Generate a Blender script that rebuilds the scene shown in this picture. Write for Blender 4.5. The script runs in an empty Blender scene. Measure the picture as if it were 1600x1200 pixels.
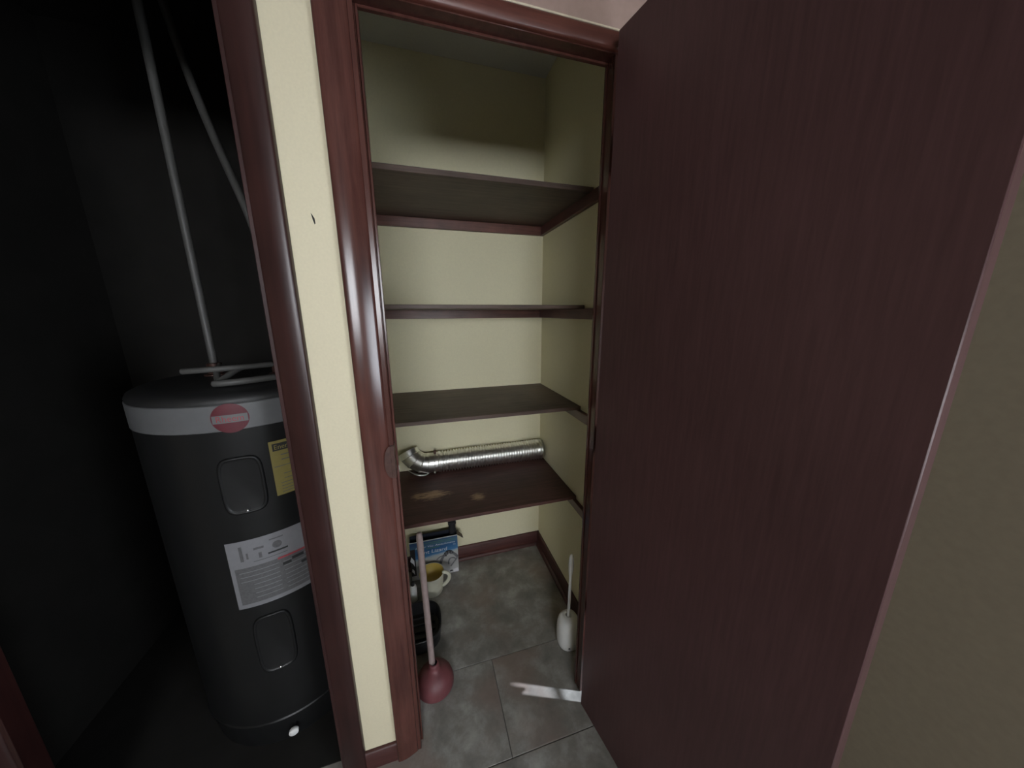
import bpy, bmesh, math, random
from mathutils import Vector, Matrix
random.seed(7)
scene = bpy.context.scene
COL = scene.collection
PI = math.pi

# ------------------------------------------------------------------ camera
FPX, YAW, PITCH, ROLL, EYE = 494.98, math.radians(16.059), math.radians(12.648), math.radians(-0.259), 1.46
F = Vector((math.sin(YAW)*math.cos(PITCH), math.cos(YAW)*math.cos(PITCH), -math.sin(PITCH)))
R0 = Vector((math.cos(YAW), -math.sin(YAW), 0.0)); U0 = R0.cross(F)
RV = R0*math.cos(ROLL) + U0*math.sin(ROLL); UV = -R0*math.sin(ROLL) + U0*math.cos(ROLL)
cd = bpy.data.cameras.new('camera'); cam = bpy.data.objects.new('camera', cd); COL.objects.link(cam)
cd.sensor_fit = 'HORIZONTAL'; cd.sensor_width = 36.0; cd.lens = FPX/1600*36.0
cd.clip_start = 0.02
m3 = Matrix((RV, UV, -F)).transposed()
cam.matrix_world = Matrix.Translation((0, 0, EYE)) @ m3.to_4x4()
scene.camera = cam

# ------------------------------------------------------------------ world, exposure
w = bpy.data.worlds.new('world'); scene.world = w; w.use_nodes = True
w.node_tree.nodes['Background'].inputs[0].default_value = (0.55, 0.62, 0.75, 1)
w.node_tree.nodes['Background'].inputs[1].default_value = 0.02
scene.view_settings.view_transform = 'Standard'; scene.view_settings.look = 'None'
scene.view_settings.gamma = 1.0; scene.view_settings.use_curve_mapping = False
scene.view_settings.exposure = -0.08
WIN_HIGH = 21.5     # added unseen high window behind the camera, glowing as daylight
WIN_SIDE = 16.0     # added unseen window in the right-hand wall, glowing as daylight
sd = bpy.data.lights.new('sun', 'SUN'); sun = bpy.data.objects.new('sun', sd); COL.objects.link(sun)
sd.energy = 8.0; sd.angle = math.radians(1.5); sd.color = (.78, .87, 1.0)
SUN_DIR = Vector((-.92*math.cos(math.radians(55)), .39*math.cos(math.radians(55)), -math.sin(math.radians(55))))
sun.rotation_euler = SUN_DIR.to_track_quat('-Z', 'Y').to_euler()

# ------------------------------------------------------------------ helpers
def finish(bm, name, mat, parent=None, smooth=False, auto=None):
    me = bpy.data.meshes.new(name); bmesh.ops.recalc_face_normals(bm, faces=bm.faces[:])
    bm.to_mesh(me); bm.free()
    if mat is not None: me.materials.append(mat)
    if smooth:
        for p in me.polygons: p.use_smooth = True
        if auto: me.set_sharp_from_angle(angle=math.radians(auto))
    o = bpy.data.objects.new(name, me); COL.objects.link(o)
    if parent is not None: o.parent = parent
    return o
def struct(o): o['kind'] = 'structure'; return o
def tag(o, label, cat, group=None):
    o['label'] = label; o['category'] = cat
    if group: o['group'] = group
    return o
def empty(name, loc=(0, 0, 0)):
    o = bpy.data.objects.new(name, None); o.empty_display_size = 0.05; COL.objects.link(o); o.location = loc; return o
def local(o):
    """children meshes are written in world coordinates: undo the parent's offset"""
    if o.parent: o.matrix_parent_inverse = Matrix.Translation(-o.parent.location) if o.parent.parent is None else Matrix.Identity(4)
    return o
def box(bm, x0, x1, y0, y1, z0, z1, bev=0.0, seg=1):
    r = bmesh.ops.create_cube(bm, size=1.0)
    for v in r['verts']:
        v.co = Vector((x0+(v.co.x+.5)*(x1-x0), y0+(v.co.y+.5)*(y1-y0), z0+(v.co.z+.5)*(z1-z0)))
    if bev > 0:
        es = list({e for v in r['verts'] for e in v.link_edges})
        bmesh.ops.bevel(bm, geom=es, offset=bev, segments=seg, affect='EDGES', profile=0.5)
def bx(name, mat, dims, parent=None, bev=0.0, seg=1):
    bm = bmesh.new(); box(bm, *dims, bev=bev, seg=seg)
    return local(finish(bm, name, mat, parent, smooth=bev > 0, auto=40))
def lathe(bm, prof, n=40, center=(0, 0, 0), sx=1.0, sy=1.0, cap0=False, cap1=False):
    rings = []
    for r, z in prof:
        rings.append([bm.verts.new((center[0]+sx*r*math.cos(2*PI*i/n), center[1]+sy*r*math.sin(2*PI*i/n), center[2]+z)) for i in range(n)])
    for a, b in zip(rings, rings[1:]):
        for i in range(n): bm.faces.new((a[i], a[(i+1) % n], b[(i+1) % n], b[i]))
    if cap0: bm.faces.new(rings[0][::-1])
    if cap1: bm.faces.new(rings[-1])
    return rings
def frame_of(t):
    t = t.normalized(); a = Vector((0, 0, 1)) if abs(t.z) < .9 else Vector((1, 0, 0))
    u = t.cross(a).normalized(); return u, t.cross(u).normalized()
def tube(bm, pts, rad, n=12, caps=True, flat=1.0):
    pts = [Vector(p) for p in pts]; rings = []; u = None
    for i, p in enumerate(pts):
        t = (pts[min(i+1, len(pts)-1)] - pts[max(i-1, 0)]).normalized()
        if u is None: u, v = frame_of(t)
        else:
            u = (u - t*u.dot(t)).normalized(); v = t.cross(u)
        r = rad[i] if isinstance(rad, (list, tuple)) else rad
        rings.append([bm.verts.new(p + u*r*math.cos(2*PI*k/n) + v*r*flat*math.sin(2*PI*k/n)) for k in range(n)])
    for a, b in zip(rings, rings[1:]):
        for k in range(n): bm.faces.new((a[k], a[(k+1) % n], b[(k+1) % n], b[k]))
    if caps: bm.faces.new(rings[0][::-1]); bm.faces.new(rings[-1])
def bez(p0, p1, p2, p3, n=16):
    p0, p1, p2, p3 = map(Vector, (p0, p1, p2, p3)); out = []
    for i in range(n+1):
        t = i/n; s = 1-t
        out.append(p0*s**3 + p1*3*s*s*t + p2*3*s*t*t + p3*t**3)
    return out
def prism(bm, poly, axis, a, b):
    """extrude a polygon of (p,q) along an axis from a to b"""
    def mk(p, q, s): return {'x': (s, p, q), 'y': (p, s, q), 'z': (p, q, s)}[axis]
    A = [bm.verts.new(mk(p, q, a)) for p, q in poly]; B = [bm.verts.new(mk(p, q, b)) for p, q in poly]
    n = len(poly)
    for i in range(n): bm.faces.new((A[i], A[(i+1) % n], B[(i+1) % n], B[i]))
    bm.faces.new(A[::-1]); bm.faces.new(B)
def text_mesh(body, size, shear=0.0):
    cu = bpy.data.curves.new('t', 'FONT'); cu.body = body; cu.size = size; cu.align_x = 'LEFT'; cu.shear = shear
    ob = bpy.data.objects.new('t', cu); COL.objects.link(ob)
    dg = bpy.context.evaluated_depsgraph_get(); dg.update()
    me = bpy.data.meshes.new_from_object(ob.evaluated_get(dg))
    bpy.data.objects.remove(ob); bpy.data.curves.remove(cu)
    return me

# ------------------------------------------------------------------ materials
def newmat(name):
    m = bpy.data.materials.new(name); m.use_nodes = True
    return m, m.node_tree.nodes, m.node_tree.links, m.node_tree.nodes['Principled BSDF']
def plain(name, col, rough=0.5, metal=0.0, var=0.08, scale=60, bump=0.0, spec=0.5):
    m, n, l, b = newmat(name)
    g = n.new('ShaderNodeNewGeometry'); t = n.new('ShaderNodeTexNoise'); t.inputs['Scale'].default_value = scale; t.inputs['Detail'].default_value = 4
    l.new(g.outputs['Position'], t.inputs['Vector'])
    r = n.new('ShaderNodeValToRGB'); c = Vector(col)
    r.color_ramp.elements[0].position = .3; r.color_ramp.elements[1].position = .7
    r.color_ramp.elements[0].color = (*(c*(1-var)), 1); r.color_ramp.elements[1].color = (*(c*(1+var)), 1)
    l.new(t.outputs['Fac'], r.inputs['Fac']); l.new(r.outputs['Color'], b.inputs['Base Color'])
    b.inputs['Roughness'].default_value = rough; b.inputs['Metallic'].default_value = metal
    b.inputs['Specular IOR Level'].default_value = spec
    if bump:
        bp = n.new('ShaderNodeBump'); bp.inputs['Strength'].default_value = bump; bp.inputs['Distance'].default_value = .001
        l.new(t.outputs['Fac'], bp.inputs['Height']); l.new(bp.outputs['Normal'], b.inputs['Normal'])
    return m
def wood(name, dark, light, rough=0.35, grain='z', fine=70, blot=4.0, bump=0.08, spec=0.5, wear=None):
    m, n, l, b = newmat(name)
    g = n.new('ShaderNodeNewGeometry'); mp = n.new('ShaderNodeMapping')
    s = {'x': (.06, 1, 1), 'y': (1, .06, 1), 'z': (1, 1, .06)}[grain]
    mp.inputs['Scale'].default_value = s
    l.new(g.outputs['Position'], mp.inputs['Vector'])
    a = n.new('ShaderNodeTexNoise'); a.inputs['Scale'].default_value = fine; a.inputs['Detail'].default_value = 6; a.inputs['Roughness'].default_value = .65; a.inputs['Distortion'].default_value = .3
    l.new(mp.outputs['Vector'], a.inputs['Vector'])
    c = n.new('ShaderNodeTexNoise'); c.inputs['Scale'].default_value = blot; c.inputs['Detail'].default_value = 3
    l.new(g.outputs['Position'], c.inputs['Vector'])
    mx = n.new('ShaderNodeMath'); mx.operation = 'MULTIPLY_ADD'; mx.inputs[1].default_value = .45
    l.new(c.outputs['Fac'], mx.inputs[0])
    sc = n.new('ShaderNodeMath'); sc.operation = 'MULTIPLY'; sc.inputs[1].default_value = .6
    l.new(a.outputs['Fac'], sc.inputs[0]); l.new(sc.outputs[0], mx.inputs[2])
    r = n.new('ShaderNodeValToRGB'); r.color_ramp.elements[0].position = .36; r.color_ramp.elements[1].position = .68
    r.color_ramp.elements[0].color = (*dark, 1); r.color_ramp.elements[1].color = (*light, 1)
    l.new(mx.outputs[0], r.inputs['Fac'])
    out = r.outputs['Color']
    if wear:
        # finish rubbed through to bare wood in patches of their own shape (x, y, half-length x, half-length y)
        for (wx, wy, hx, hy, thr) in wear:
            sp = n.new('ShaderNodeVectorMath'); sp.operation = 'SUBTRACT'; sp.inputs[1].default_value = (wx, wy, .62)
            l.new(g.outputs['Position'], sp.inputs[0])
            dv = n.new('ShaderNodeVectorMath'); dv.operation = 'DIVIDE'; dv.inputs[1].default_value = (hx, hy, .1); l.new(sp.outputs[0], dv.inputs[0])
            ln = n.new('ShaderNodeVectorMath'); ln.operation = 'LENGTH'; l.new(dv.outputs[0], ln.inputs[0])
            q = n.new('ShaderNodeTexNoise'); q.inputs['Scale'].default_value = 42; q.inputs['Detail'].default_value = 7; q.inputs['Roughness'].default_value = .7
            mp2 = n.new('ShaderNodeMapping'); mp2.inputs['Scale'].default_value = (.5, 2.6, 1); l.new(g.outputs['Position'], mp2.inputs['Vector']); l.new(mp2.outputs['Vector'], q.inputs['Vector'])
            s1 = n.new('ShaderNodeMath'); s1.operation = 'MULTIPLY_ADD'; s1.inputs[1].default_value = -.45; s1.inputs[2].default_value = .45; l.new(ln.outputs['Value'], s1.inputs[0])
            s2 = n.new('ShaderNodeMath'); s2.operation = 'ADD'; l.new(s1.outputs[0], s2.inputs[0]); l.new(q.outputs['Fac'], s2.inputs[1])
            rp = n.new('ShaderNodeValToRGB'); rp.color_ramp.elements[0].position = thr; rp.color_ramp.elements[1].position = thr+.24
            l.new(s2.outputs[0], rp.inputs['Fac'])
            mix = n.new('ShaderNodeMixRGB'); mix.inputs['Color2'].default_value = (.42, .27, .16, 1)
            l.new(rp.outputs['Color'], mix.inputs['Fac']); l.new(out, mix.inputs['Color1']); out = mix.outputs['Color']
    l.new(out, b.inputs['Base Color'])
    b.inputs['Roughness'].default_value = rough; b.inputs['Specular IOR Level'].default_value = spec
    if bump:
        bp = n.new('ShaderNodeBump'); bp.inputs['Strength'].default_value = bump; bp.inputs['Distance'].default_value = .001
        l.new(a.outputs['Fac'], bp.inputs['Height']); l.new(bp.outputs['Normal'], b.inputs['Normal'])
    return m
def glow(name, col, strength):
    m, n, l, b = newmat(name)
    b.inputs['Base Color'].default_value = (.7, .75, .8, 1); b.inputs['Emission Color'].default_value = (*col, 1); b.inputs['Emission Strength'].default_value = strength
    return m
def tile_mat():
    m, n, l, b = newmat('stone_tile')
    g = n.new('ShaderNodeNewGeometry')
    a = n.new('ShaderNodeTexNoise'); a.inputs['Scale'].default_value = 9; a.inputs['Detail'].default_value = 8; a.inputs['Roughness'].default_value = .66; a.inputs['Distortion'].default_value = .15
    c = n.new('ShaderNodeTexNoise'); c.inputs['Scale'].default_value = 4.2; c.inputs['Detail'].default_value = 3
    oi = n.new('ShaderNodeObjectInfo'); ad = n.new('ShaderNodeVectorMath'); ad.operation = 'ADD'
    mu = n.new('ShaderNodeVectorMath'); mu.operation = 'SCALE'; mu.inputs[0].default_value = (3, 5, 7); l.new(oi.outputs['Random'], mu.inputs['Scale'])
    l.new(g.outputs['Position'], ad.inputs[0]); l.new(mu.outputs[0], ad.inputs[1])
    l.new(ad.outputs[0], a.inputs['Vector']); l.new(ad.outputs[0], c.inputs['Vector'])
    r = n.new('ShaderNodeValToRGB'); e = r.color_ramp.elements
    e[0].position = .30; e[0].color = (.150, .142, .127, 1); e[1].position = .70; e[1].color = (.40, .388, .36, 1)
    x = e.new(.5); x.color = (.232, .221, .199, 1)
    l.new(a.outputs['Fac'], r.inputs['Fac'])
    r2 = n.new('ShaderNodeValToRGB'); r2.color_ramp.elements[0].position = .5; r2.color_ramp.elements[1].position = .68
    l.new(c.outputs['Fac'], r2.inputs['Fac'])
    mx = n.new('ShaderNodeMixRGB'); mx.inputs['Color2'].default_value = (.240, .172, .142, 1)
    sm = n.new('ShaderNodeMath'); sm.operation = 'MULTIPLY'; sm.inputs[1].default_value = .6; l.new(r2.outputs['Color'], sm.inputs[0])
    l.new(sm.outputs[0], mx.inputs['Fac']); l.new(r.outputs['Color'], mx.inputs['Color1']); l.new(mx.outputs['Color'], b.inputs['Base Color'])
    b.inputs['Roughness'].default_value = .42
    bp = n.new('ShaderNodeBump'); bp.inputs['Strength'].default_value = .15; bp.inputs['Distance'].default_value = .002
    l.new(a.outputs['Fac'], bp.inputs['Height']); l.new(bp.outputs['Normal'], b.inputs['Normal'])
    return m
M = dict(
    cream=plain('cream_paint', (.66, .60, .43), .6, var=.025, scale=180, bump=.12, spec=.3),
    closet=plain('closet_cream_paint', (.76, .715, .50), .65, var=.025, scale=150, bump=.12, spec=.3),
    pink=plain('dusty_pink_paint', (.40, .285, .245), .7, var=.04, scale=60, bump=.1, spec=.3),
    white=plain('ceiling_paint', (.62, .62, .60), .8, var=.03, scale=120, spec=.3),
    room=plain('tan_room_paint', (.26, .22, .16), .7, var=.05, scale=60, spec=.3),
    room_ceiling=plain('room_ceiling_paint', (.30, .28, .25), .8, var=.05, scale=60, spec=.3),
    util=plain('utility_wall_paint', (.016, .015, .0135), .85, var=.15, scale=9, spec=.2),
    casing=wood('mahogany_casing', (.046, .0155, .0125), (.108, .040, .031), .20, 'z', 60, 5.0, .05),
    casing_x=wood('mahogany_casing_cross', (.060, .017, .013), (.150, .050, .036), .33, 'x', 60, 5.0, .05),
    trim_dark=wood('dark_mahogany_trim', (.016, .005, .005), (.040, .0135, .012), .34, 'z', 60, 5.0, .05),  # casing mahogany, darkened to paint in the dimmer light at the heater opening
    base_x=wood('mahogany_base_cross', (.042, .012, .011), (.100, .030, .024), .5, 'x', 60, 5.0, .05),
    base_y=wood('mahogany_base_depth', (.030, .010, .009), (.080, .026, .021), .4, 'y', 60, 5.0, .05),
    door=wood('mahogany_door', (.056, .026, .0265), (.086, .041, .042), .38, 'z', 120, 2.0, .04, .35),
    shelf=wood('dark_shelf_wood', (.050, .032, .026), (.135, .090, .072), .5, 'x', 75, 6.0, .10, .35),
    shelf_worn=wood('worn_shelf_wood', (.040, .019, .016), (.115, .052, .043), .5, 'x', 75, 6.0, .10, .35,
                    wear=[(.012, 1.395, .105, .055, .61), (.212, 1.318, .045, .038, .58), (-.06, 1.40, .05, .06, .68)]),
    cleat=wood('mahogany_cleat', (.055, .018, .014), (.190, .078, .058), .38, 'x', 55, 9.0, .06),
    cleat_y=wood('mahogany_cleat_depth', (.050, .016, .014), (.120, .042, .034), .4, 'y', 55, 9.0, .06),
    tile=tile_mat(),
    grout=plain('grout', (.13, .12, .11), .9, var=.15, scale=200),
    caulk=plain('cream_caulk', (.66, .58, .44), .6, var=.1, scale=80),
    gap=plain('dark_joint', (.02, .016, .014), .9, var=.1),
    alu=plain('aluminium', (.90, .90, .88), .30, 1.0, var=.06, scale=90),
    foil=plain('aluminium_sheet', (.72, .72, .69), .34, 1.0, var=.10, scale=25),
    steel_dark=plain('dark_bronze', (.080, .042, .034), .35, .35, var=.15, scale=90),
    rubber=plain('red_rubber', (.145, .045, .050), .48, var=.15, scale=30, spec=.4),
    stick=plain('pale_pink_wood', (.27, .205, .195), .5, var=.12, scale=40),
    wplast=plain('white_plastic', (.80, .80, .78), .38, var=.03, scale=30),
    bplast=plain('black_plastic', (.014, .014, .015), .4, var=.2, scale=60),
    creamplast=plain('cream_plastic', (.58, .57, .46), .35, var=.04, scale=30),
    yellow=plain('yellow_plastic', (.52, .38, .09), .4, var=.06, scale=30),
    tank=plain('charcoal_enamel', (.010, .0102, .0104), .36, .0, var=.08, scale=40, spec=.25),
    tankcap=plain('charcoal_cap', (.014, .014, .0145), .5, .0, var=.08, scale=40),
    band=plain('grey_band', (.11, .112, .115), .4, var=.05, scale=40),
    red=plain('badge_red', (.085, .006, .014), .35, var=.08, scale=50),
    paper=plain('white_paper', (.17, .17, .18), .6, var=.04, scale=60),
    greyp=plain('grey_print', (.085, .085, .087), .6, var=.15, scale=160),
    ink=plain('black_ink', (.012, .012, .013), .6, var=.1),
    redink=plain('red_ink', (.25, .04, .05), .6, var=.1),
    ypaper=plain('yellow_paper', (.20, .165, .045), .6, var=.05, scale=60),
    pvc=plain('grey_tubing', (.075, .074, .070), .5, var=.06),
    navy=plain('navy_card', (.012, .015, .026), .6, var=.15),
    card=plain('white_card', (.62, .62, .64), .55, var=.04, scale=60),
    hose=plain('hose_print', (.13, .13, .14), .55, var=.2, scale=60),
    green=plain('green_print', (.09, .22, .10), .55, var=.15, scale=60),
    flap=plain('brown_card', (.10, .075, .05), .7, var=.15),
    sky=glow('high_window_daylight', (.92, .95, 1.0), WIN_HIGH),
    sky_side=glow('side_window_daylight', (.84, .91, 1.0), WIN_SIDE),
)
def glass():
    m, n, l, b = newmat('window_glass'); n.remove(b)
    t = n.new('ShaderNodeBsdfTransparent'); g = n.new('ShaderNodeBsdfGlossy'); g.inputs['Roughness'].default_value = .02
    x = n.new('ShaderNodeMixShader'); x.inputs[0].default_value = .08
    l.new(t.outputs[0], x.inputs[1]); l.new(g.outputs[0], x.inputs[2]); l.new(x.outputs[0], n['Material Output'].inputs['Surface']); return m
M['glass'] = glass()
def box_front():
    m, n, l, b = newmat('blue_box_print')
    g = n.new('ShaderNodeNewGeometry'); s = n.new('ShaderNodeSeparateXYZ'); l.new(g.outputs['Position'], s.inputs[0])
    t = n.new('ShaderNodeTexNoise'); t.inputs['Scale'].default_value = 26; t.inputs['Detail'].default_value = 4; l.new(g.outputs['Position'], t.inputs['Vector'])
    k = n.new('ShaderNodeMath'); k.operation = 'MULTIPLY_ADD'; k.inputs[1].default_value = -.10; l.new(s.outputs['X'], k.inputs[0]); l.new(s.outputs['Z'], k.inputs[2])
    mr = n.new('ShaderNodeMath'); mr.operation = 'MULTIPLY'; mr.inputs[1].default_value = 1/.24; l.new(k.outputs[0], mr.inputs[0])
    ad = n.new('ShaderNodeMath'); ad.operation = 'MULTIPLY_ADD'; ad.inputs[1].default_value = .05; l.new(t.outputs['Fac'], ad.inputs[0]); l.new(mr.outputs[0], ad.inputs[2])
    r = n.new('ShaderNodeValToRGB'); e = r.color_ramp.elements
    e[0].position = 0; e[0].color = (.46, .46, .46, 1); e[1].position = 1; e[1].color = (.03, .07, .15, 1)
    for p, c in ((.30, (.30, .30, .29)), (.55, (.42, .42, .40)), (.60, (.30, .38, .44)), (.635, (.05, .17, .35)), (.78, (.02, .09, .22)), (.90, (.05, .12, .20))):
        x = e.new(p); x.color = (*c, 1)
    l.new(ad.outputs[0], r.inputs['Fac']); l.new(r.outputs['Color'], b.inputs['Base Color']); b.inputs['Roughness'].default_value = .4
    return m
M['boxprint'] = box_front()

# ------------------------------------------------------------------ main dimensions (metres, camera eye above the origin)
YW, YI = .849, .885            # front wall: room face / closet face
YB, XR, XL = 1.677, .656, -.21 # closet back, right and left walls
ZC = 2.55                      # closet ceiling
ZH = 2.092                     # opening head
JL, JR = -.086, .516           # closet jamb faces
HJ, HL = -.328, -.98           # heater opening jamb faces
RX0, RX1, RY0 = -1.9, 1.12, -3.1

# ------------------------------------------------------------------ floor of staggered tiles
bm = bmesh.new(); box(bm, RX0-.05, RX1+.05, RY0-.05, 1.85, -.05, -.0035)
floor = struct(finish(bm, 'floor', M['grout']))
TW, TD = .65, .325
def tile_mesh(x0, x1, y0, y1):
    bm = bmesh.new(); g = .0016
    box(bm, x0+g, x1-g, y0+g, y1-g, -.012, 0, bev=.0006)
    me = bpy.data.meshes.new('tile'); bmesh.ops.recalc_face_normals(bm, faces=bm.faces[:]); bm.to_mesh(me); bm.free(); me.materials.append(M['tile']); return me
tm = tile_mesh(-TW/2, TW/2, -TD/2, TD/2)
for j in range(-12, 4):
    yc = .735 + TD*(j+.5)
    if j % 2 == 0:   # row 0 has a joint at x = .208
        off = .208 + TW/2
    else: off = .208
    for i in range(-4, 4):
        xc = off + i*TW
        if yc > 1.0 and j > 0 and -.60 < xc < 1.2: continue   # the closet floor is one large slab
        if xc < RX0-.3 or xc > RX1+.3 or yc < RY0-.2 or yc > 1.9: continue
        o = bpy.data.objects.new('tile', tm); COL.objects.link(o); o.parent = floor; o.location = (xc, yc, 0)

slab = tile_mesh(-.444, .858, 1.06, 1.71); o = bpy.data.objects.new('tile', slab); COL.objects.link(o); o.parent = floor
# ------------------------------------------------------------------ walls and ceilings
def walls(name, mat, boxes):
    bm = bmesh.new()
    for b in boxes: box(bm, *b)
    return struct(finish(bm, name, mat))
ZP = 2.131
wf = walls('wall_front', M['cream'], [(HJ+.012, JL-.012, YW, YI, 0, ZP), (JR+.012, RX1, YW, YI, 0, ZP), (RX0, HL-.012, YW, YI, 0, ZP),
                                 (JL-.012, JR+.012, YW, YI, ZH+.014, ZP), (HL-.012, HJ+.012, YW, YI, ZH+.014, ZP)])
walls('wall_front_upper', M['pink'], [(RX0, RX1, YW, YI, ZP, 2.60)])  # wall above the casings coloured pinkish, cream below
walls('wall_closet_back', M['closet'], [(XL-.03, XR+.06, YB, YB+.05, 0, ZC+.05)])
walls('wall_closet_right', M['closet'], [(XR, XR+.06, YI, YB, 0, ZC+.05)])
walls('wall_closet_left', M['closet'], [(XL-.05, XL, YI, YB, 0, ZC+.05)])
walls('ceiling_closet', M['white'], [(XL, XR, YI, YB, ZC, ZC+.05)])
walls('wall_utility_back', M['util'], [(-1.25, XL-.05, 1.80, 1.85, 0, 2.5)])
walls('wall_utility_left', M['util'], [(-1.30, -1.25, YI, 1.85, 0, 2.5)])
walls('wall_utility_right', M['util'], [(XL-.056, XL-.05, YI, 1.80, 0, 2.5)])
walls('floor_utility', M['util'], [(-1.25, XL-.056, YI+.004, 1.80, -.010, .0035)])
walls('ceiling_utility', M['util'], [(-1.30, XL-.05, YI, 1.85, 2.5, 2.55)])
walls('ceiling', M['room_ceiling'], [(RX0, RX1, RY0, YW, 2.55, 2.60)])
walls('wall_left', M['room'], [(RX0-.05, RX0, RY0-.05, YI, 0, 2.60)])
# window walls with openings
W1 = (-1.10, .50, 1.22, 2.20)
walls('wall_back', M['room'], [(RX0, W1[0], RY0-.08, RY0, 0, 2.60), (W1[1], RX1+.05, RY0-.08, RY0, 0, 2.60), (W1[0], W1[1], RY0-.08, RY0, 0, W1[2]), (W1[0], W1[1], RY0-.08, RY0, W1[3], 2.60)])
walls('wall_divider', M['room'], [(RX0, -.80, -2.06, -1.96, 0, 2.60), (.60, RX1, -2.06, -1.96, 0, 2.60), (-.80, .60, -2.06, -1.96, 2.03, 2.60)])  # added unseen doorway wall, its header shades the top of the front wall
W2 = (-1.70, -.60, .74, 1.60)
W3 = (.44, .64, .80, 1.44)
walls('wall_right', M['room'], [(RX1, RX1+.08, RY0, W2[0], 0, 2.60), (RX1, RX1+.08, W2[1], W3[0], 0, 2.60), (RX1, RX1+.08, W3[1], YI, 0, 2.60),
                                (RX1, RX1+.08, W2[0], W2[1], 0, W2[2]), (RX1, RX1+.08, W2[0], W2[1], W2[3], 2.60), (RX1, RX1+.08, W3[0], W3[1], 0, W3[2]), (RX1, RX1+.08, W3[0], W3[1], W3[3], 2.60)])
def window(name, mat, ax, a0, a1, z0, z1, d0, d1, outer):
    def put(nm, mt, p0, p1, q0, q1, e0, e1, par):
        d = (p0, p1, e0, e1, q0, q1) if ax == 'x' else (e0, e1, p0, p1, q0, q1)
        return bx(nm, mt, d, par, bev=.002 if mt is not mat else 0)
    bm = bmesh.new(); t = .035
    for (p0, p1, q0, q1) in ((a0, a1, z0, z0+t), (a0, a1, z1-t, z1), (a0, a0+t, z0+t, z1-t), (a1-t, a1, z0+t, z1-t)):
        d = (p0, p1, min(d0, d1), max(d0, d1), q0, q1) if ax == 'x' else (min(d0, d1), max(d0, d1), p0, p1, q0, q1)
        box(bm, *d)
    wn = struct(finish(bm, name, M['white']))
    mid = (z0+z1)/2; dm = (d0+d1)/2
    put('meeting_rail', M['white'], a0+t, a1-t, mid-.012, mid+.012, dm-.012, dm+.012, wn)
    for q0, q1 in ((z0+t, mid-.012), (mid+.012, z1-t)):
        put('pane', mat, a0+t, a1-t, q0, q1, dm-.003, dm+.003, wn)
    return wn
window('window_1', M['sky'], 'x', *W1, RY0-.06, RY0-.01, None)  # added behind the camera to light the closet
window('window_2', M['sky_side'], 'y', *W2, RX1+.01, RX1+.06, None)  # added out of view to light the front wall and casing
window('window_3', M['glass'], 'y', *W3, RX1+.01, RX1+.06, None)
# chip in the paint between the two casings
bm = bmesh.new()
vs = [bm.verts.new((-.208+x, YW-.0004, 1.663+z)) for x, z in ((-.0035, .012), (-.001, .009), (.003, .001), (.0035, -.009), (.0015, -.011), (-.001, -.002))]
bm.faces.new(vs)
chip = finish(bm, 'paint_chip', M['gap'], wf)

# ------------------------------------------------------------------ casings, jambs, baseboards
def casing_profile(inner, outer):
    """(x, y) outline: thin rounded inner edge rising to a thick outer edge"""
    s = 1 if outer > inner else -1; wd = abs(outer-inner)
    pr = [(0, 0), (0, .002), (.0008, .0045), (.002, .0060), (.007, .0079), (.013, .0101), (.019, .0121), (.025, .0140), (.030, .0154), (.035, .0165), (.040, .0174), (.046, .0179), (.051, .018), (wd-.005, .018), (wd-.002, .0172), (wd, .0145), (wd, 0)]
    return [(inner+s*u, YW-t) for u, t in pr]
def leg_casing(name, inner, outer, z1, mat='casing'):
    bm = bmesh.new(); prism(bm, casing_profile(inner, outer), 'z', 0, z1)
    return struct(finish(bm, name, M[mat], smooth=True, auto=50))
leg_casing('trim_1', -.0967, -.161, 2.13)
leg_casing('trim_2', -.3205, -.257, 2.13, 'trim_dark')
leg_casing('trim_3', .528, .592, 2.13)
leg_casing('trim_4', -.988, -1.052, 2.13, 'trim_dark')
def head_casing(name, x0, x1):
    bm = bmesh.new()
    pr = [(YW, 2.094), (YW-.010, 2.094), (YW-.0135, 2.0955), (YW-.015, 2.099), (YW-.017, 2.105), (YW-.018, 2.112), (YW-.018, 2.125), (YW-.0165, 2.129), (YW-.013, 2.1305), (YW, 2.1305)]
    prism(bm, pr, 'x', x0, x1); o = struct(finish(bm, name, M['casing_x'], smooth=True, auto=50))
    bx('caulk_bead', M['caulk'], (x0-.06, x1+.06, YW-.016, YW-.0005, 2.1310, 2.1355), o, bev=.001)
    bx('dark_joint', M['gap'], (x0-.06, x1+.06, YW-.006, YW-.0005, 2.1360, 2.1400), o)
    return o
head_casing('trim_5', -.0967, .528)
head_casing('trim_6', -.988, -.3205)
# jambs (lining boards with stops)
def jamb_set(name, xl, xr, mat='casing'):
    bm = bmesh.new()
    box(bm, xl-.012, xl, YW-.004, YI+.006, 0, ZH, bev=.0012); box(bm, xr, xr+.012, YW-.004, YI+.006, 0, ZH, bev=.0012)
    box(bm, xl-.012, xr+.012, YW-.004, YI+.006, ZH, ZH+.014, bev=.0012)
    return struct(finish(bm, name, M[mat], smooth=True, auto=40))
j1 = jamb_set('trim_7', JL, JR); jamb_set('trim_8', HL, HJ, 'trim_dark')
bm = bmesh.new()
box(bm, JL, JL+.006, YW+.020, YI, 0, ZH-.006, bev=.001); box(bm, JR-.004, JR, YW+.026, YI, 0, ZH-.006, bev=.001); box(bm, JL, JR, YW+.026, YI, ZH-.006, ZH, bev=.001)
local(finish(bm, 'door_stop', M['casing'], j1, smooth=True, auto=40))
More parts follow.
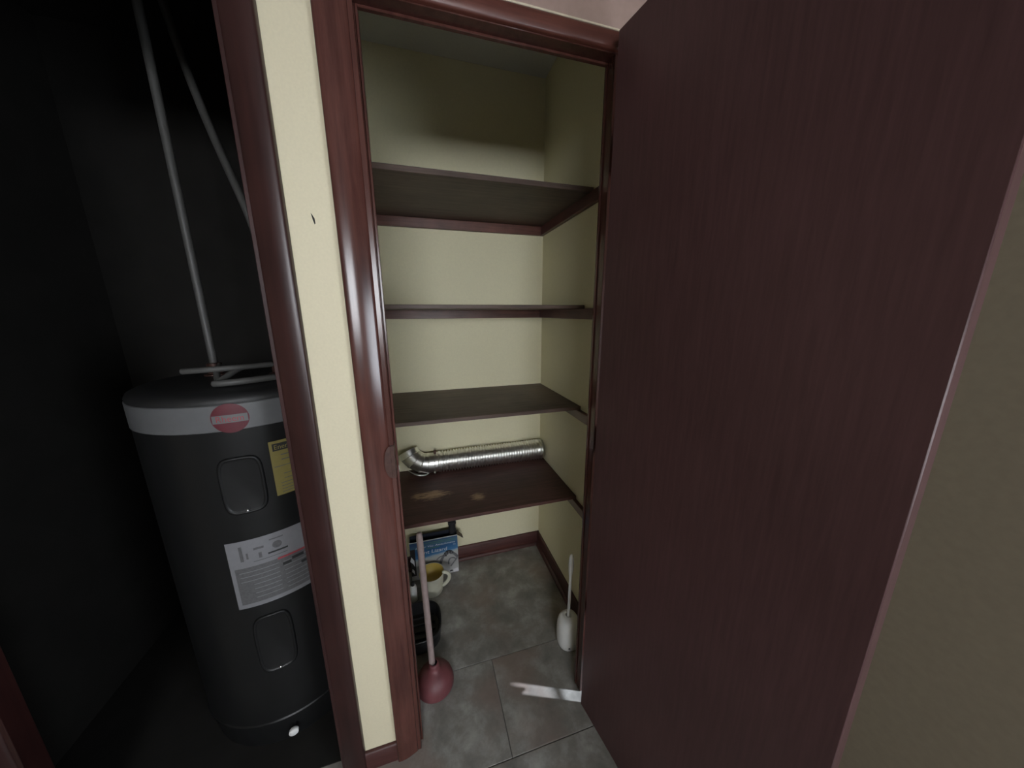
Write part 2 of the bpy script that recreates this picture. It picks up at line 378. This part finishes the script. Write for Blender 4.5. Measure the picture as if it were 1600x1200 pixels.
# latch strike: plate on the left jamb with a rounded lip curling onto the casing
bm = bmesh.new(); N = 18
front = []; back = []
for i in range(N+1):
    a = PI/2 + PI*i/N; z = 1.072+.046*math.sin(a); x = JL-.008 + .017*math.cos(a)
    front.append(bm.verts.new((x, YW-.0165+.35*(x-(JL-.025)), z))); back.append(bm.verts.new((x, YW-.0145+.35*(x-(JL-.025)), z)))
bm.faces.new(front); bm.faces.new(back[::-1])
for i in range(N): bm.faces.new((front[i], front[i+1], back[i+1], back[i]))
bm.faces.new((front[-1], front[0], back[0], back[-1]))
box(bm, JL-.009, JL+.0015, YW-.012, YW+.020, 1.026, 1.118, bev=.0008)
local(finish(bm, 'strike_plate', M['steel_dark'], j1, smooth=True, auto=35))

def baseboard(name, mat, prof, axis, a, b, flip=None):
    bm = bmesh.new(); prism(bm, prof, axis, a, b); return struct(finish(bm, name, mat, smooth=True, auto=45))
def bprof(wall, s, h=.0875, t=.012, shoe=.013):
    return [(wall, 0), (wall+s*(t+shoe), 0), (wall+s*(t+shoe), .006), (wall+s*(t+shoe*.8), .012), (wall+s*(t+shoe*.45), .017), (wall+s*t, .019), (wall+s*t, h-.006), (wall+s*(t-.003), h-.0015), (wall+s*(t-.006), h), (wall, h)]
baseboard('baseboard_back', M['base_x'], bprof(YB, -1), 'x', XL, XR-.012)
bm = bmesh.new(); prism(bm, bprof(XR, -1), 'y', YI+.01, YB); struct(finish(bm, 'baseboard_right', M['base_y'], smooth=True, auto=45))
bm = bmesh.new(); prism(bm, bprof(XL, 1), 'y', YI+.01, YB); struct(finish(bm, 'baseboard_left', M['base_y'], smooth=True, auto=45))
baseboard('baseboard_front', M['base_x'], bprof(YW, -1, .072, .011, .0), 'x', -.2568, -.1612)

# ------------------------------------------------------------------ the open closet door
DH, DD = Vector((.493, .797, 0)), Vector((.165, -.986, 0)).normalized()
DN = Vector((DD.y, -DD.x, 0)) * -1
if DN.x < 0: DN = -DN            # away from the visible face
bm = bmesh.new(); box(bm, 0, .60, 0, .035, .022, 2.103, bev=.0015)
for v in bm.verts: v.co = DH + DD*v.co.x + DN*v.co.y + Vector((0, 0, v.co.z))
door = struct(finish(bm, 'door_1', M['door'], smooth=True, auto=40))
for zc in (.40, 1.06, 1.86):
    bm = bmesh.new()
    tube(bm, [(.535, .817, zc-.045), (.535, .817, zc+.045)], .0065, 12)
    a = DH + DN*.033 - DD*.001
    for (p, qv) in ((a, Vector((.535, .817, 0))),):
        vs = [bm.verts.new((p.x, p.y, zc-.044)), bm.verts.new((qv.x, qv.y, zc-.044)), bm.verts.new((qv.x, qv.y, zc+.044)), bm.verts.new((p.x, p.y, zc+.044))]
        bm.faces.new(vs)
    finish(bm, 'hinge', M['steel_dark'], door, smooth=True, auto=40)

# ------------------------------------------------------------------ the four shelves on their cleats
SH = 'shelves in the closet'
def shelf(ztop, th, zcl0, yf, mat, label):
    s = empty('closet_shelf', ((XL+XR)/2, YB, ztop-th)); tag(s, label, 'shelf', SH)
    zb = ztop-th
    bx('shelf_board', mat, (XL+.002, XR-.002, yf, YB-.001, zb, ztop), s, bev=.0015)
    bx('cleat', M['cleat'], (XL+.001, XR-.019, YB-.019, YB-.0005, zcl0, zb), s, bev=.0015)
    bx('cleat', M['cleat_y'], (XR-.019, XR-.0005, YI+.02, YB-.0005, zcl0, zb), s, bev=.0015)
    bx('cleat', M['cleat_y'], (XL+.0005, XL+.019, YI+.02, YB-.019, zcl0, zb), s, bev=.0015)
    return s
shelf(1.912, .018, 1.851, 1.165, M['shelf'], 'dark wooden shelf board seen from below, topmost in the closet')
shelf(1.490, .014, 1.434, 1.195, M['shelf'], 'dark wooden shelf seen edge-on at eye level, second from the top')
shelf(1.062, .016, 1.006, 1.19, M['shelf'], 'empty dark wooden shelf just above the aluminium duct')
shelf(.625, .016, .570, 1.195, M['shelf_worn'], 'scratched dark wooden shelf that carries the aluminium duct, lowest in the closet')

# ------------------------------------------------------------------ flexible aluminium duct with its elbow
ZS = .625
duct = empty('aluminium_duct', (.3, 1.61, ZS)); tag(duct, 'ribbed silver aluminium dryer duct with elbow lying on the lowest shelf', 'duct')
RD = .0520; AY, AZ = 1.616, ZS+.0585
bm = bmesh.new(); prof = []
x = .062; pitch = .0150
while x < .634:
    for k in range(6):
        prof.append((x+pitch*k/6, RD+.0062*(abs(k-3)/1.5-1)))
    x += pitch
n = 44; rings = []
for xx, r in prof:
    sag = .0012*math.sin(9*xx); tilt = .0
    rings.append([bm.verts.new((xx, AY+sag+tilt*1.2+r*math.cos(2*PI*i/n), AZ+r*math.sin(2*PI*i/n))) for i in range(n)])
for a, b in zip(rings, rings[1:]):
    for i in range(n): bm.faces.new((a[i], a[(i+1) % n], b[(i+1) % n], b[i]))
# rolled inner wall at the far end
last = rings[-1]; inn = [bm.verts.new(v.co + Vector((-.05, 0, 0)) + (Vector((v.co.x, AY, AZ))-v.co)*.06) for v in last]
for i in range(n): bm.faces.new((last[i], last[(i+1) % n], inn[(i+1) % n], inn[i]))
bm.faces.new(inn)
local(finish(bm, 'ribbed_hose', M['alu'], duct, smooth=True))
def xring(bm, c, t, r, n=36, sq=1.0, up=Vector((0, 1, 0))):
    t = t.normalized(); u = (up - t*up.dot(t)).normalized(); v = t.cross(u)
    return [bm.verts.new(c + u*r*math.cos(2*PI*i/n) + v*r*sq*math.sin(2*PI*i/n)) for i in range(n)]
def band_piece(name, stations, parent, mat, n=36):
    bm = bmesh.new(); rs = [xring(bm, Vector(c), Vector(t), r, n) for c, t, r in stations]
    for a, b in zip(rs, rs[1:]):
        for i in range(n): bm.faces.new((a[i], a[(i+1) % n], b[(i+1) % n], b[i]))
    o = finish(bm, name, mat, parent, smooth=True, auto=25); return local(o)
band_piece('collar', [((.066, AY, AZ), (-1, 0, 0), .0535), ((.054, AY, AZ), (-1, 0, 0), .0545), ((.050, AY, AZ), (-1, 0, 0), .0510), ((.030, AY, AZ), (-1, 0, 0), .0515)], duct, M['alu'])
elbow = [((.034, AY, AZ), (-1, 0, 0)), ((.000, AY, AZ), (-.97, 0, .12)), ((-.030, AY+.003, AZ+.004), (-.86, .12, .42)), ((-.062, AY+.012, AZ+.018), (-.62, .24, .70)), ((-.086, AY+.024, AZ+.040), (-.42, .38, .82)), ((-.099, AY+.036, AZ+.064), (-.38, .42, .82))]
eb = empty('elbow', (0, 0, 0)); eb.parent = duct; eb.matrix_parent_inverse = Matrix.Translation(-duct.location)
for k in range(5):
    (c0, t0), (c1, t1) = elbow[k], elbow[k+1]
    r0 = .0520 + (.0012 if k % 2 else 0); 
    bm = bmesh.new()
    rs = [xring(bm, Vector(c0), Vector(t0), r0+.0014), xring(bm, Vector(c0)*.93+Vector(c1)*.07, Vector(t0)*.93+Vector(t1)*.07, r0), xring(bm, Vector(c0)*.06+Vector(c1)*.94, Vector(t0)*.06+Vector(t1)*.94, r0), xring(bm, Vector(c1), Vector(t1), r0+.0012)]
    if k == 4:
        rs.append(xring(bm, Vector(c1)*.999+Vector(c0)*.001, Vector(t1), r0-.001)); rs.append(xring(bm, Vector(c0), Vector(t0), r0-.003))
    for a, b in zip(rs, rs[1:]):
        for i in range(36): bm.faces.new((a[i], a[(i+1) % 36], b[(i+1) % 36], b[i]))
    o = finish(bm, 'gore', M['foil'] if k < 4 else M['alu'], eb, smooth=True, auto=18)
# crimped seam lip hanging under the elbow, its rivet and the clamp screw on top
bm = bmesh.new(); pin = []; pout = []
for i in range(19):
    s = i/18; x = -.112+.128*s
    z = ZS+.004+.034*(1-s)**2.2+.010*max(0, s-.75)*4; y = AY+.010-.040*math.sin(PI*min(1, s*.75+.12))
    wv = .0085*math.sin(PI*s)**.7+.001
    pin.append(bm.verts.new((x, y, z+wv*.5))); pout.append(bm.verts.new((x+.002, y-wv*1.3, z-.0005)))
for i in range(18): bm.faces.new((pin[i], pin[i+1], pout[i+1], pout[i]))
o = finish(bm, 'seam_lip', M['foil'], eb, smooth=True)
sm = o.modifiers.new('thick', 'SOLIDIFY'); sm.thickness = .0015
bm = bmesh.new(); bmesh.ops.create_uvsphere(bm, u_segments=10, v_segments=8, radius=.006, matrix=Matrix.Translation((.030, AY-.050, AZ-.036))); finish(bm, 'rivet', M['alu'], eb, smooth=True)
bm = bmesh.new(); box(bm, .030, .044, AY-.012, AY+.010, AZ+.050, AZ+.068, bev=.003); local(finish(bm, 'clamp_screw', M['steel_dark'], duct, smooth=True, auto=40))

# ------------------------------------------------------------------ plunger
pl = empty('plunger', (-.030, 1.040, 0)); tag(pl, 'toilet plunger with red rubber cup and pale wooden stick by the left jamb', 'plunger')
bm = bmesh.new()
prof = [(.064, .002), (.070, 0), (.073, .004), (.0735, .012), (.072, .024), (.068, .038), (.061, .051), (.050, .063), (.037, .072), (.026, .078), (.021, .084), (.0195, .098), (.018, .104), (.0125, .105)]
lathe(bm, prof, 44, (-.030, 1.035, 0))
lathe(bm, [(.064, .002), (.064, .012), (.055, .045), (.03, .064), (.001, .066)], 44, (-.030, 1.035, 0))
local(finish(bm, 'rubber_cup', M['rubber'], pl, smooth=True))
A, B = Vector((-.037, 1.040, .085)), Vector((-.052, 1.118, .640)); d = (B-A).normalized(); L = (B-A).length
bm = bmesh.new()
tube(bm, [A, A+d*.02, A+d*(L*.5), B-d*.018, B-d*.006, B-d*.002, B], [.0118, .0122, .0122, .0124, .011, .0085, .004], 20)
local(finish(bm, 'handle', M['stick'], pl, smooth=True, auto=60))

# ------------------------------------------------------------------ black tub behind the plunger
tb = empty('plastic_tub', (-.088, 1.262, 0)); tag(tb, 'shallow black plastic tub on the floor behind the plunger stick', 'tub')
def superring(bm, cx, cy, a, b, z, n=48, p=2.8):
    out = []
    for i in range(n):
        t = 2*PI*i/n; c, s = math.cos(t), math.sin(t)
        out.append(bm.verts.new((cx+a*math.copysign(abs(c)**(2/p), c), cy+b*math.copysign(abs(s)**(2/p), s), z)))
    return out
def loft(bm, rings, cap0=True, cap1=True):
    n = len(rings[0])
    for a, b in zip(rings, rings[1:]):
        for i in range(n): bm.faces.new((a[i], a[(i+1) % n], b[(i+1) % n], b[i]))
    if cap0: bm.faces.new(rings[0][::-1])
    if cap1: bm.faces.new(rings[-1])
bm = bmesh.new()
loft(bm, [superring(bm, -.088, 1.262, .100*k, .106*k2, z) for k, k2, z in ((.90, .90, 0), (.93, .93, .004), (.97, .97, .05), (.985, .985, .064), (1.0, 1.0, .066), (1.0, 1.0, .071), (.985, .985, .073), (.94, .945, .071), (.91, .915, .05), (.88, .885, .012), (.80, .80, .007))])
local(finish(bm, 'body', M['bplast'], tb, smooth=True, auto=50))
for k in range(5):
    y = 1.19+.036*k
    bx('rib', M['bplast'], (-.155, -.020, y-.003, y+.003, .006, .016), tb, bev=.001)

# ------------------------------------------------------------------ cream jug with yellow inside
JX, JY = -.022, 1.492
jg = empty('jug', (JX, JY, 0)); tag(jg, 'cream plastic jug with yellow inside and loop handle before the blue box', 'jug')
bm = bmesh.new(); lathe(bm, [(.050, 0), (.054, .003), (.0575, .04), (.0615, .09), (.0645, .110), (.0665, .114), (.0655, .1165), (.0625, .1155)], 44, (JX, JY, 0), cap0=True)
local(finish(bm, 'body', M['creamplast'], jg, smooth=True, auto=60))
bm = bmesh.new(); lathe(bm, [(.0625, .1155), (.0605, .107), (.057, .090), (.050, .074), (.040, .064), (.022, .059), (.001, .058)], 44, (JX, JY, 0))
local(finish(bm, 'yellow_lining', M['yellow'], jg, smooth=True))
ha = math.radians(-18); hd = Vector((math.cos(ha), math.sin(ha), 0)); c0 = Vector((JX, JY, 0))
bm = bmesh.new(); tube(bm, bez(c0+hd*.060+Vector((0, 0, .115)), c0+hd*.104+Vector((0, 0, .128)), c0+hd*.112+Vector((0, 0, .075)), c0+hd*.055+Vector((0, 0, .032)), 18), .0072, 12, flat=1.3)
local(finish(bm, 'loop_handle', M['creamplast'], jg, smooth=True))

# ------------------------------------------------------------------ white tube in the left corner
wt = empty('plastic_tube', (-.118, 1.455, 0)); tag(wt, 'white plastic tube bottle standing half hidden behind the plunger stick', 'bottle')
bm = bmesh.new(); lathe(bm, [(.016, 0), (.0185, .003), (.0185, .075), (.016, .088), (.008, .094)], 28, (-.118, 1.455, 0), cap0=True, cap1=True); local(finish(bm, 'body', M['wplast'], wt, smooth=True, auto=50))
bm = bmesh.new(); lathe(bm, [(.0088, .093), (.0092, .096), (.0088, .110), (.006, .113)], 24, (-.118, 1.455, 0), cap1=True); local(finish(bm, 'cap', M['bplast'], wt, smooth=True, auto=50))

# ------------------------------------------------------------------ blue cardboard box
X0, X1, Y0, Y1, ZT = -.128, .130, 1.583, 1.636, .240
bo = empty('cardboard_box', ((X0+X1)/2, (Y0+Y1)/2, 0)); tag(bo, 'open blue and white printed cardboard box against the back baseboard', 'box')
t = .0025
bx('front_panel', M['boxprint'], (X0, X1, Y0, Y0+t, 0, ZT), bo)
bm = bmesh.new(); box(bm, X0, X1, Y1-t, Y1, 0, ZT+.006); box(bm, X0, X0+t, Y0+t, Y1-t, 0, ZT); box(bm, X1-t, X1, Y0+t, Y1-t, 0, ZT); box(bm, X0+t, X1-t, Y0+t, Y1-t, 0, .003)
local(finish(bm, 'carton', M['navy'], bo))
bx('top_edge', M['card'], (X0, X1, Y0-.0008, Y0+t, ZT-.0015, ZT+.0015), bo)
bm = bmesh.new(); vs = [bm.verts.new(p) for p in ((X1-.001, Y0+.006, ZT), (X1-.001, Y1-.002, ZT), (X1+.030, Y1-.012, ZT-.030), (X1+.036, Y0+.026, ZT-.046))]; bm.faces.new(vs)
o = local(finish(bm, 'side_flap', M['flap'], bo)); sm = o.modifiers.new('thick', 'SOLIDIFY'); sm.thickness = .002
def on_box(name, body, size, x, z, mat, shear=0.0, width=None, rot=0.0):
    me = text_mesh(body, size, shear)
    if width:
        mw = max(v.co.x for v in me.vertices)-min(v.co.x for v in me.vertices); k = width/mw
    else: k = 1
    for v in me.vertices:
        v.co = Vector((x+v.co.x*k, Y0-.0009, z+v.co.y))
    me.materials.clear(); me.materials.append(mat)
    o = bpy.data.objects.new(name, me); COL.objects.link(o); o.parent = bo; return local(o)
on_box('lettering', 'Dryer Vac Attachment', .0150, -.100, .1975, M['card'], .25, .215)
on_box('lettering', 'Lint Lizard', .030, -.082, .158, M['card'], .1, .150)
on_box('lettering', 'TM', .010, .104, .182, M['card'])
bm = bmesh.new()
for (a, b, z, h) in ((-.05, .115, .224, .002), (-.02, .122, .214, .0016), (-.04, .03, .187, .0035)):
    box(bm, a, b, Y0-.0009, Y0-.0002, z, z+h)
local(finish(bm, 'print_lines', M['green'], bo))
# printed hoses and the dark nozzle
def flat_tube(name, pts, r, mat):
    bm = bmesh.new(); a = []; b = []
    for i, p in enumerate(pts):
        q0 = pts[max(i-1, 0)]; q1 = pts[min(i+1, len(pts)-1)]
        tx, tz = q1[0]-q0[0], q1[2]-q0[2]; ll = math.hypot(tx, tz) or 1
        a.append(bm.verts.new((p[0]-tz/ll*r, Y0-.0007-.0002*(i % 2), p[2]+tx/ll*r))); b.append(bm.verts.new((p[0]+tz/ll*r, Y0-.0007-.0002*(i % 2), p[2]-tx/ll*r)))
    for i in range(len(pts)-1): bm.faces.new((a[i], a[i+1], b[i+1], b[i]))
    return local(finish(bm, name, mat, bo))
flat_tube('printed_hose', bez((.030, 0, .075), (.045, 0, .150), (.095, 0, .160), (.128, 0, .095)), .0075, M['hose'])
flat_tube('printed_hose', bez((.010, 0, .105), (.030, 0, .130), (.055, 0, .125), (.075, 0, .128)), .003, M['hose'])
flat_tube('printed_hose', bez((.075, 0, .060), (.070, 0, .105), (.100, 0, .110), (.118, 0, .085)), .004, M['hose'])
flat_tube('printed_hose', bez((.085, 0, .045), (.098, 0, .060), (.110, 0, .080), (.125, 0, .092)), .004, M['hose'])
flat_tube('printed_nozzle', bez((.055, 0, .118), (.062, 0, .150), (.088, 0, .152), (.098, 0, .128)), .010, M['ink'])
flat_tube('printed_mark', [(.080, 0, .012), (.088, 0, .016), (.096, 0, .013)], .004, M['ink'])
flat_tube('printed_badge', bez((.100, 0, .012), (.108, 0, .013), (.116, 0, .015), (.126, 0, .017)), .010, M['card'])
flat_tube('printed_panel', [(-.115, 0, .03), (-.115, 0, .20)], .013, M['ink'])
for (zz, s) in ((.125, .030), (.060, .020)):
    bm = bmesh.new(); bm.faces.new([bm.verts.new((-.117+px*s, Y0-.0011, zz+pz*s)) for px, pz in ((-.2, 1.0), (.25, .2), (.3, -1.2), (.05, -.5), (-.45, .1))]); local(finish(bm, 'printed_shape', M['card'], bo))
# black crevice tool standing in the open box
ct = empty('crevice_tool', (.105, 1.612, .004)); tag(ct, 'black plastic crevice nozzle sticking up out of the blue box', 'vacuum nozzle')
bm = bmesh.new(); loft(bm, [superring(bm, .106, 1.612, a, b, z, 24, 3.5) for a, b, z in ((.010, .008, .004), (.013, .010, .10), (.019, .014, .26), (.020, .015, .36), (.0225, .017, .362), (.0225, .017, .385))])
local(finish(bm, 'nozzle_body', M['bplast'], ct, smooth=True, auto=50))
bx('grip_collar', M['bplast'], (.084, .128, 1.596, 1.628, .300, .312), ct, bev=.002)

# ------------------------------------------------------------------ toilet brush in its holder
BX, BY = .560, 1.040
tbr = empty('toilet_brush', (BX, BY, 0)); tag(tbr, 'white toilet brush standing in its rounded holder beside the door', 'toilet brush')
bm = bmesh.new()
loft(bm, [superring(bm, BX, BY+oy, a, b, z, 40, 2.3) for a, b, z, oy in ((.046, .046, 0, 0), (.0495, .0495, .003, 0), (.0515, .0515, .02, 0), (.0515, .0515, .075, 0), (.0495, .0495, .100, 0), (.045, .045, .118, .001), (.037, .037, .131, .003), (.027, .027, .138, .004), (.016, .016, .140, .005), (.012, .012, .139, .005), (.011, .011, .120, .005))], cap1=True)
local(finish(bm, 'holder', M['wplast'], tbr, smooth=True))
bm = bmesh.new()
tube(bm, [(BX, BY+.005, .110), (BX, BY+.005, .135), (BX+.001, BY+.005, .32), (BX+.001, BY+.005, .345), (BX+.0015, BY+.005, .365), (BX+.002, BY+.005, .40), (BX+.0025, BY+.005, .430), (BX+.003, BY+.005, .446), (BX+.003, BY+.005, .453)], [.0068, .0068, .0062, .0068, .0100, .0118, .0112, .008, .003], 18)
local(finish(bm, 'brush_handle', M['wplast'], tbr, smooth=True))
sa = math.radians(-118); sv = Vector((math.cos(sa), math.sin(sa), 0))
bm = bmesh.new(); box(bm, -.011, .011, -.002, .003, -.004, .004, bev=.0015)
for v in bm.verts:
    c = v.co.copy(); v.co = Vector((BX, BY, .020)) + sv*(.0512+c.y*.5) + Vector((-sv.y, sv.x, 0))*c.x + Vector((0, 0, c.z))
local(finish(bm, 'vent_slot', M['ink'], tbr))

# ------------------------------------------------------------------ water heater in the next cupboard
HX, HY, HR = -.57, 1.27, .28
wh = empty('water_heater', (HX, HY, 0)); tag(wh, 'dark grey tank water heater with paper labels in the left cupboard', 'water heater')
bm = bmesh.new()
lathe(bm, [(HR-.012, .0035), (HR-.010, .012), (HR-.010, .098), (HR-.001, .100), (HR+.003, .104), (HR+.003, .111), (HR, .115), (HR, 1.150)], 96, (HX, HY, 0), cap0=True)
local(finish(bm, 'tank', M['tank'], wh, smooth=True, auto=35))
bm = bmesh.new(); lathe(bm, [(HR, 1.150), (HR+.0025, 1.152), (HR+.0025, 1.222), (HR, 1.224)], 96, (HX, HY, 0)); local(finish(bm, 'trim_band', M['band'], wh, smooth=True, auto=35))
bm = bmesh.new(); lathe(bm, [(HR, 1.224), (HR+.001, 1.232), (HR-.004, 1.243), (HR-.02, 1.252), (HR-.07, 1.258), (.001, 1.262)], 96, (HX, HY, 0)); local(finish(bm, 'top_cap', M['tankcap'], wh, smooth=True, auto=50))
def cyl(az, z, r): a = math.radians(az); return Vector((HX+r*math.cos(a), HY+r*math.sin(a), z))
def patch(name, a0, a1, z0, z1, r, mat, par, nu=24):
    bm = bmesh.new(); lo = [bm.verts.new(cyl(a0+(a1-a0)*i/nu, z0, r)) for i in range(nu+1)]; hi = [bm.verts.new(cyl(a0+(a1-a0)*i/nu, z1, r)) for i in range(nu+1)]
    for i in range(nu): bm.faces.new((lo[i], lo[i+1], hi[i+1], hi[i]))
    return place(finish(bm, name, mat, par, smooth=True))
def place(o):
    # world-written mesh under the heater or under one of its parts
    p = o.parent
    o.matrix_parent_inverse = Matrix.Translation(-wh.location) if p is wh else Matrix.Identity(4)
    return o
def wrap_text(body, size, az, z, r, mat, par, width=None, name='lettering'):
    me = text_mesh(body, size); mw = max(v.co.x for v in me.vertices); k = (width/mw) if width else 1
    for v in me.vertices: v.co = cyl(az+math.degrees(v.co.x*k/r), z+v.co.y, r)
    me.materials.clear(); me.materials.append(mat); o = bpy.data.objects.new(name, me); COL.objects.link(o); o.parent = par; return place(o)
# round badge
def disc(name, az, z, rad, r, mat, par, n=40):
    bm = bmesh.new(); bm.faces.new([bm.verts.new(cyl(az+math.degrees(rad*math.cos(2*PI*i/n)/r), z+rad*math.sin(2*PI*i/n), r)) for i in range(n)])
    bmesh.ops.triangulate(bm, faces=bm.faces[:]); return place(finish(bm, name, mat, par))
BA, BZ = -77.0, 1.186
bg = disc('badge', BA, BZ, .041, HR+.0045, M['red'], wh)
patch('badge_band', BA-7.6, BA+7.6, BZ-.012, BZ+.010, HR+.0054, M['band'], bg)
wrap_text('Rheem', .024, BA-6.2, BZ-.0085, HR+.0062, M['redink'], bg, .060)
# energy label
yl = patch('energy_label', -63.0, -38.0, .925, 1.097, HR+.0012, M['ypaper'], wh)
patch('black_bar', -61.5, -39.5, 1.066, 1.089, HR+.0018, M['ink'], yl)
wrap_text('EnergyGuide', .020, -60.8, 1.071, HR+.0024, M['ypaper'], yl, .095)
for i, (z, a0, a1, h) in enumerate(((1.050, -58, -42, .003), (1.035, -58, -46, .003), (1.016, -62, -39, .0022), (.990, -58, -42, .002), (.975, -58, -44, .002), (.962, -60, -42, .002), (.952, -60, -42, .002), (.942, -60, -44, .002), (.933, -60, -43, .002))):
    patch('print_line', a0, a1, z, z+h, HR+.0018, M['greyp'], yl, 10)
patch('print_block', -50, -46, 1.028, 1.042, HR+.0019, M['ink'], yl, 6)
# large instruction label
lb = patch('warning_label', -92.2, -44.0, .582, .812, HR+.0012, M['paper'], wh, 40)
patch('grey_field', -90.0, -45.5, .596, .722, HR+.0018, M['greyp'], lb, 40)
for i in range(7):
    z = .612+.0155*i
    patch('print_line', -88.0 + (6 if i < 4 else 0), -68.5, z, z+.0022, HR+.0024, M['paper'], lb, 12)
    patch('print_line', -66.0, -48.0-(i % 3), z-.002, z+.0002, HR+.0024, M['paper'], lb, 12)
for (a0, a1, z, h, mt) in ((-72.5, -62.5, .748, .0055, 'ink'), (-80, -63, .736, .0022, 'greyp'), (-68.5, -51.5, .718, .0065, 'redink'), (-66.5, -62.0, .692, .009, 'ink'), (-61.5, -55.0, .700, .010, 'ink'), (-57.0, -49.0, .672, .010, 'ink'), (-86, -84.5, .745, .05, 'greyp'), (-83, -82, .75, .02, 'greyp'), (-79, -74, .775, .007, 'greyp'), (-77, -75.5, .745, .018, 'greyp'), (-71, -64, .792, .004, 'greyp')):
    patch('print_block', a0, a1, z, z+h, HR+.0028, M[mt], lb, 10)
disc('print_seal', -67.5, .772, .012, HR+.0028, M['greyp'], lb, 24)
# element access covers
def cover(az, zc, ha, hz):
    bm = bmesh.new(); rings = []
    for (k, dr) in ((1.0, .0005), (.985, .004), (.93, .006), (.86, .006), (.83, .0035), (.80, .003)):
        ring = []
        for i in range(40):
            t = 2*PI*i/40; c, s = math.cos(t), math.sin(t); p = 4.5
            ring.append(bm.verts.new(cyl(az+ha*k*math.copysign(abs(c)**(2/p), c), zc+hz*(1-(1-k)*ha*HR*math.pi/180/hz)*math.copysign(abs(s)**(2/p), s), HR+dr)))
        rings.append(ring)
    for a, b in zip(rings, rings[1:]):
        for i in range(40): bm.faces.new((a[i], a[(i+1) % 40], b[(i+1) % 40], b[i]))
    bm.faces.new(rings[-1]); return place(finish(bm, 'element_cover', M['tank'], wh, smooth=True, auto=60))
for zc, hz in ((.985, .088), (.430, .110)):
    c = cover(-77.5, zc, 10.5, hz)
    bm = bmesh.new(); bmesh.ops.create_uvsphere(bm, u_segments=10, v_segments=8, radius=.0045, matrix=Matrix.Translation(cyl(-77.5, zc-hz+.012, HR+.006))); place(finish(bm, 'screw', M['alu'], c, smooth=True))
# drain valve
dv = cyl(-77.3, .056, HR-.012); do = Vector((math.cos(math.radians(-77.3)), math.sin(math.radians(-77.3)), 0))
bm = bmesh.new(); tube(bm, [dv, dv+do*.022], .010, 16); v = finish(bm, 'drain_valve', M['bplast'], wh, smooth=True, auto=50); place(v)
bm = bmesh.new(); tube(bm, [dv+do*.020, dv+do*.022, dv+do*.030, dv+do*.032], [.0125, .0142, .0142, .012], 22); k = finish(bm, 'valve_cap', M['wplast'], v, smooth=True, auto=50); place(k)
# supply pipes and the loops of pale tubing on top
bm = bmesh.new(); tube(bm, [(HX+.10, HY-.02, 1.258), (HX+.10, HY-.02, 1.62)] + bez((HX+.10, HY-.02, 1.66), (HX+.10, HY-.02, 1.8), (HX-.02, HY+.05, 1.95), (HX-.10, HY+.1, 2.49), 14), .011, 14); place(finish(bm, 'supply_pipe', M['pvc'], wh, smooth=True, auto=60))
bm = bmesh.new(); tube(bm, [(HX-.10, HY+.02, 1.258), (HX-.10, HY+.02, 2.49)], .011, 14); place(finish(bm, 'supply_pipe', M['pvc'], wh, smooth=True, auto=60))
for (x, y) in ((HX+.10, HY-.02), (HX-.10, HY+.02)):
    bm = bmesh.new(); lathe(bm, [(.030, 1.257), (.030, 1.264), (.020, 1.267), (.020, 1.300), (.012, 1.302)], 24, (x, y, 0)); place(finish(bm, 'pipe_nipple', M['steel_dark'], wh, smooth=True, auto=40))
hs = empty('drain_tubing', (-.52, 1.13, 1.262)); tag(hs, 'loops of pale plastic tubing lying on top of the water heater', 'tubing')
def hs_tube(name, pts, r=.0085):
    bm = bmesh.new(); tube(bm, pts, r, 12); return local(finish(bm, name, M['pvc'], hs, smooth=True, auto=60))
hs_tube('hose_loop', bez((-.66, 1.12, 1.300), (-.58, 1.10, 1.305), (-.53, 1.12, 1.305), (-.47, 1.20, 1.300), 14))
hs_tube('hose_loop', bez((-.565, 1.07, 1.269), (-.52, 1.05, 1.272), (-.47, 1.09, 1.271), (-.37, 1.20, 1.268), 16), .0095)
hs_tube('hose_loop', bez((-.60, 1.18, 1.305), (-.585, 1.12, 1.295), (-.565, 1.09, 1.280), (-.552, 1.065, 1.269), 10), .008)
hs_tube('hose_loop', bez((-.53, 1.16, 1.302), (-.545, 1.12, 1.290), (-.552, 1.09, 1.280), (-.556, 1.065, 1.269), 10), .008)
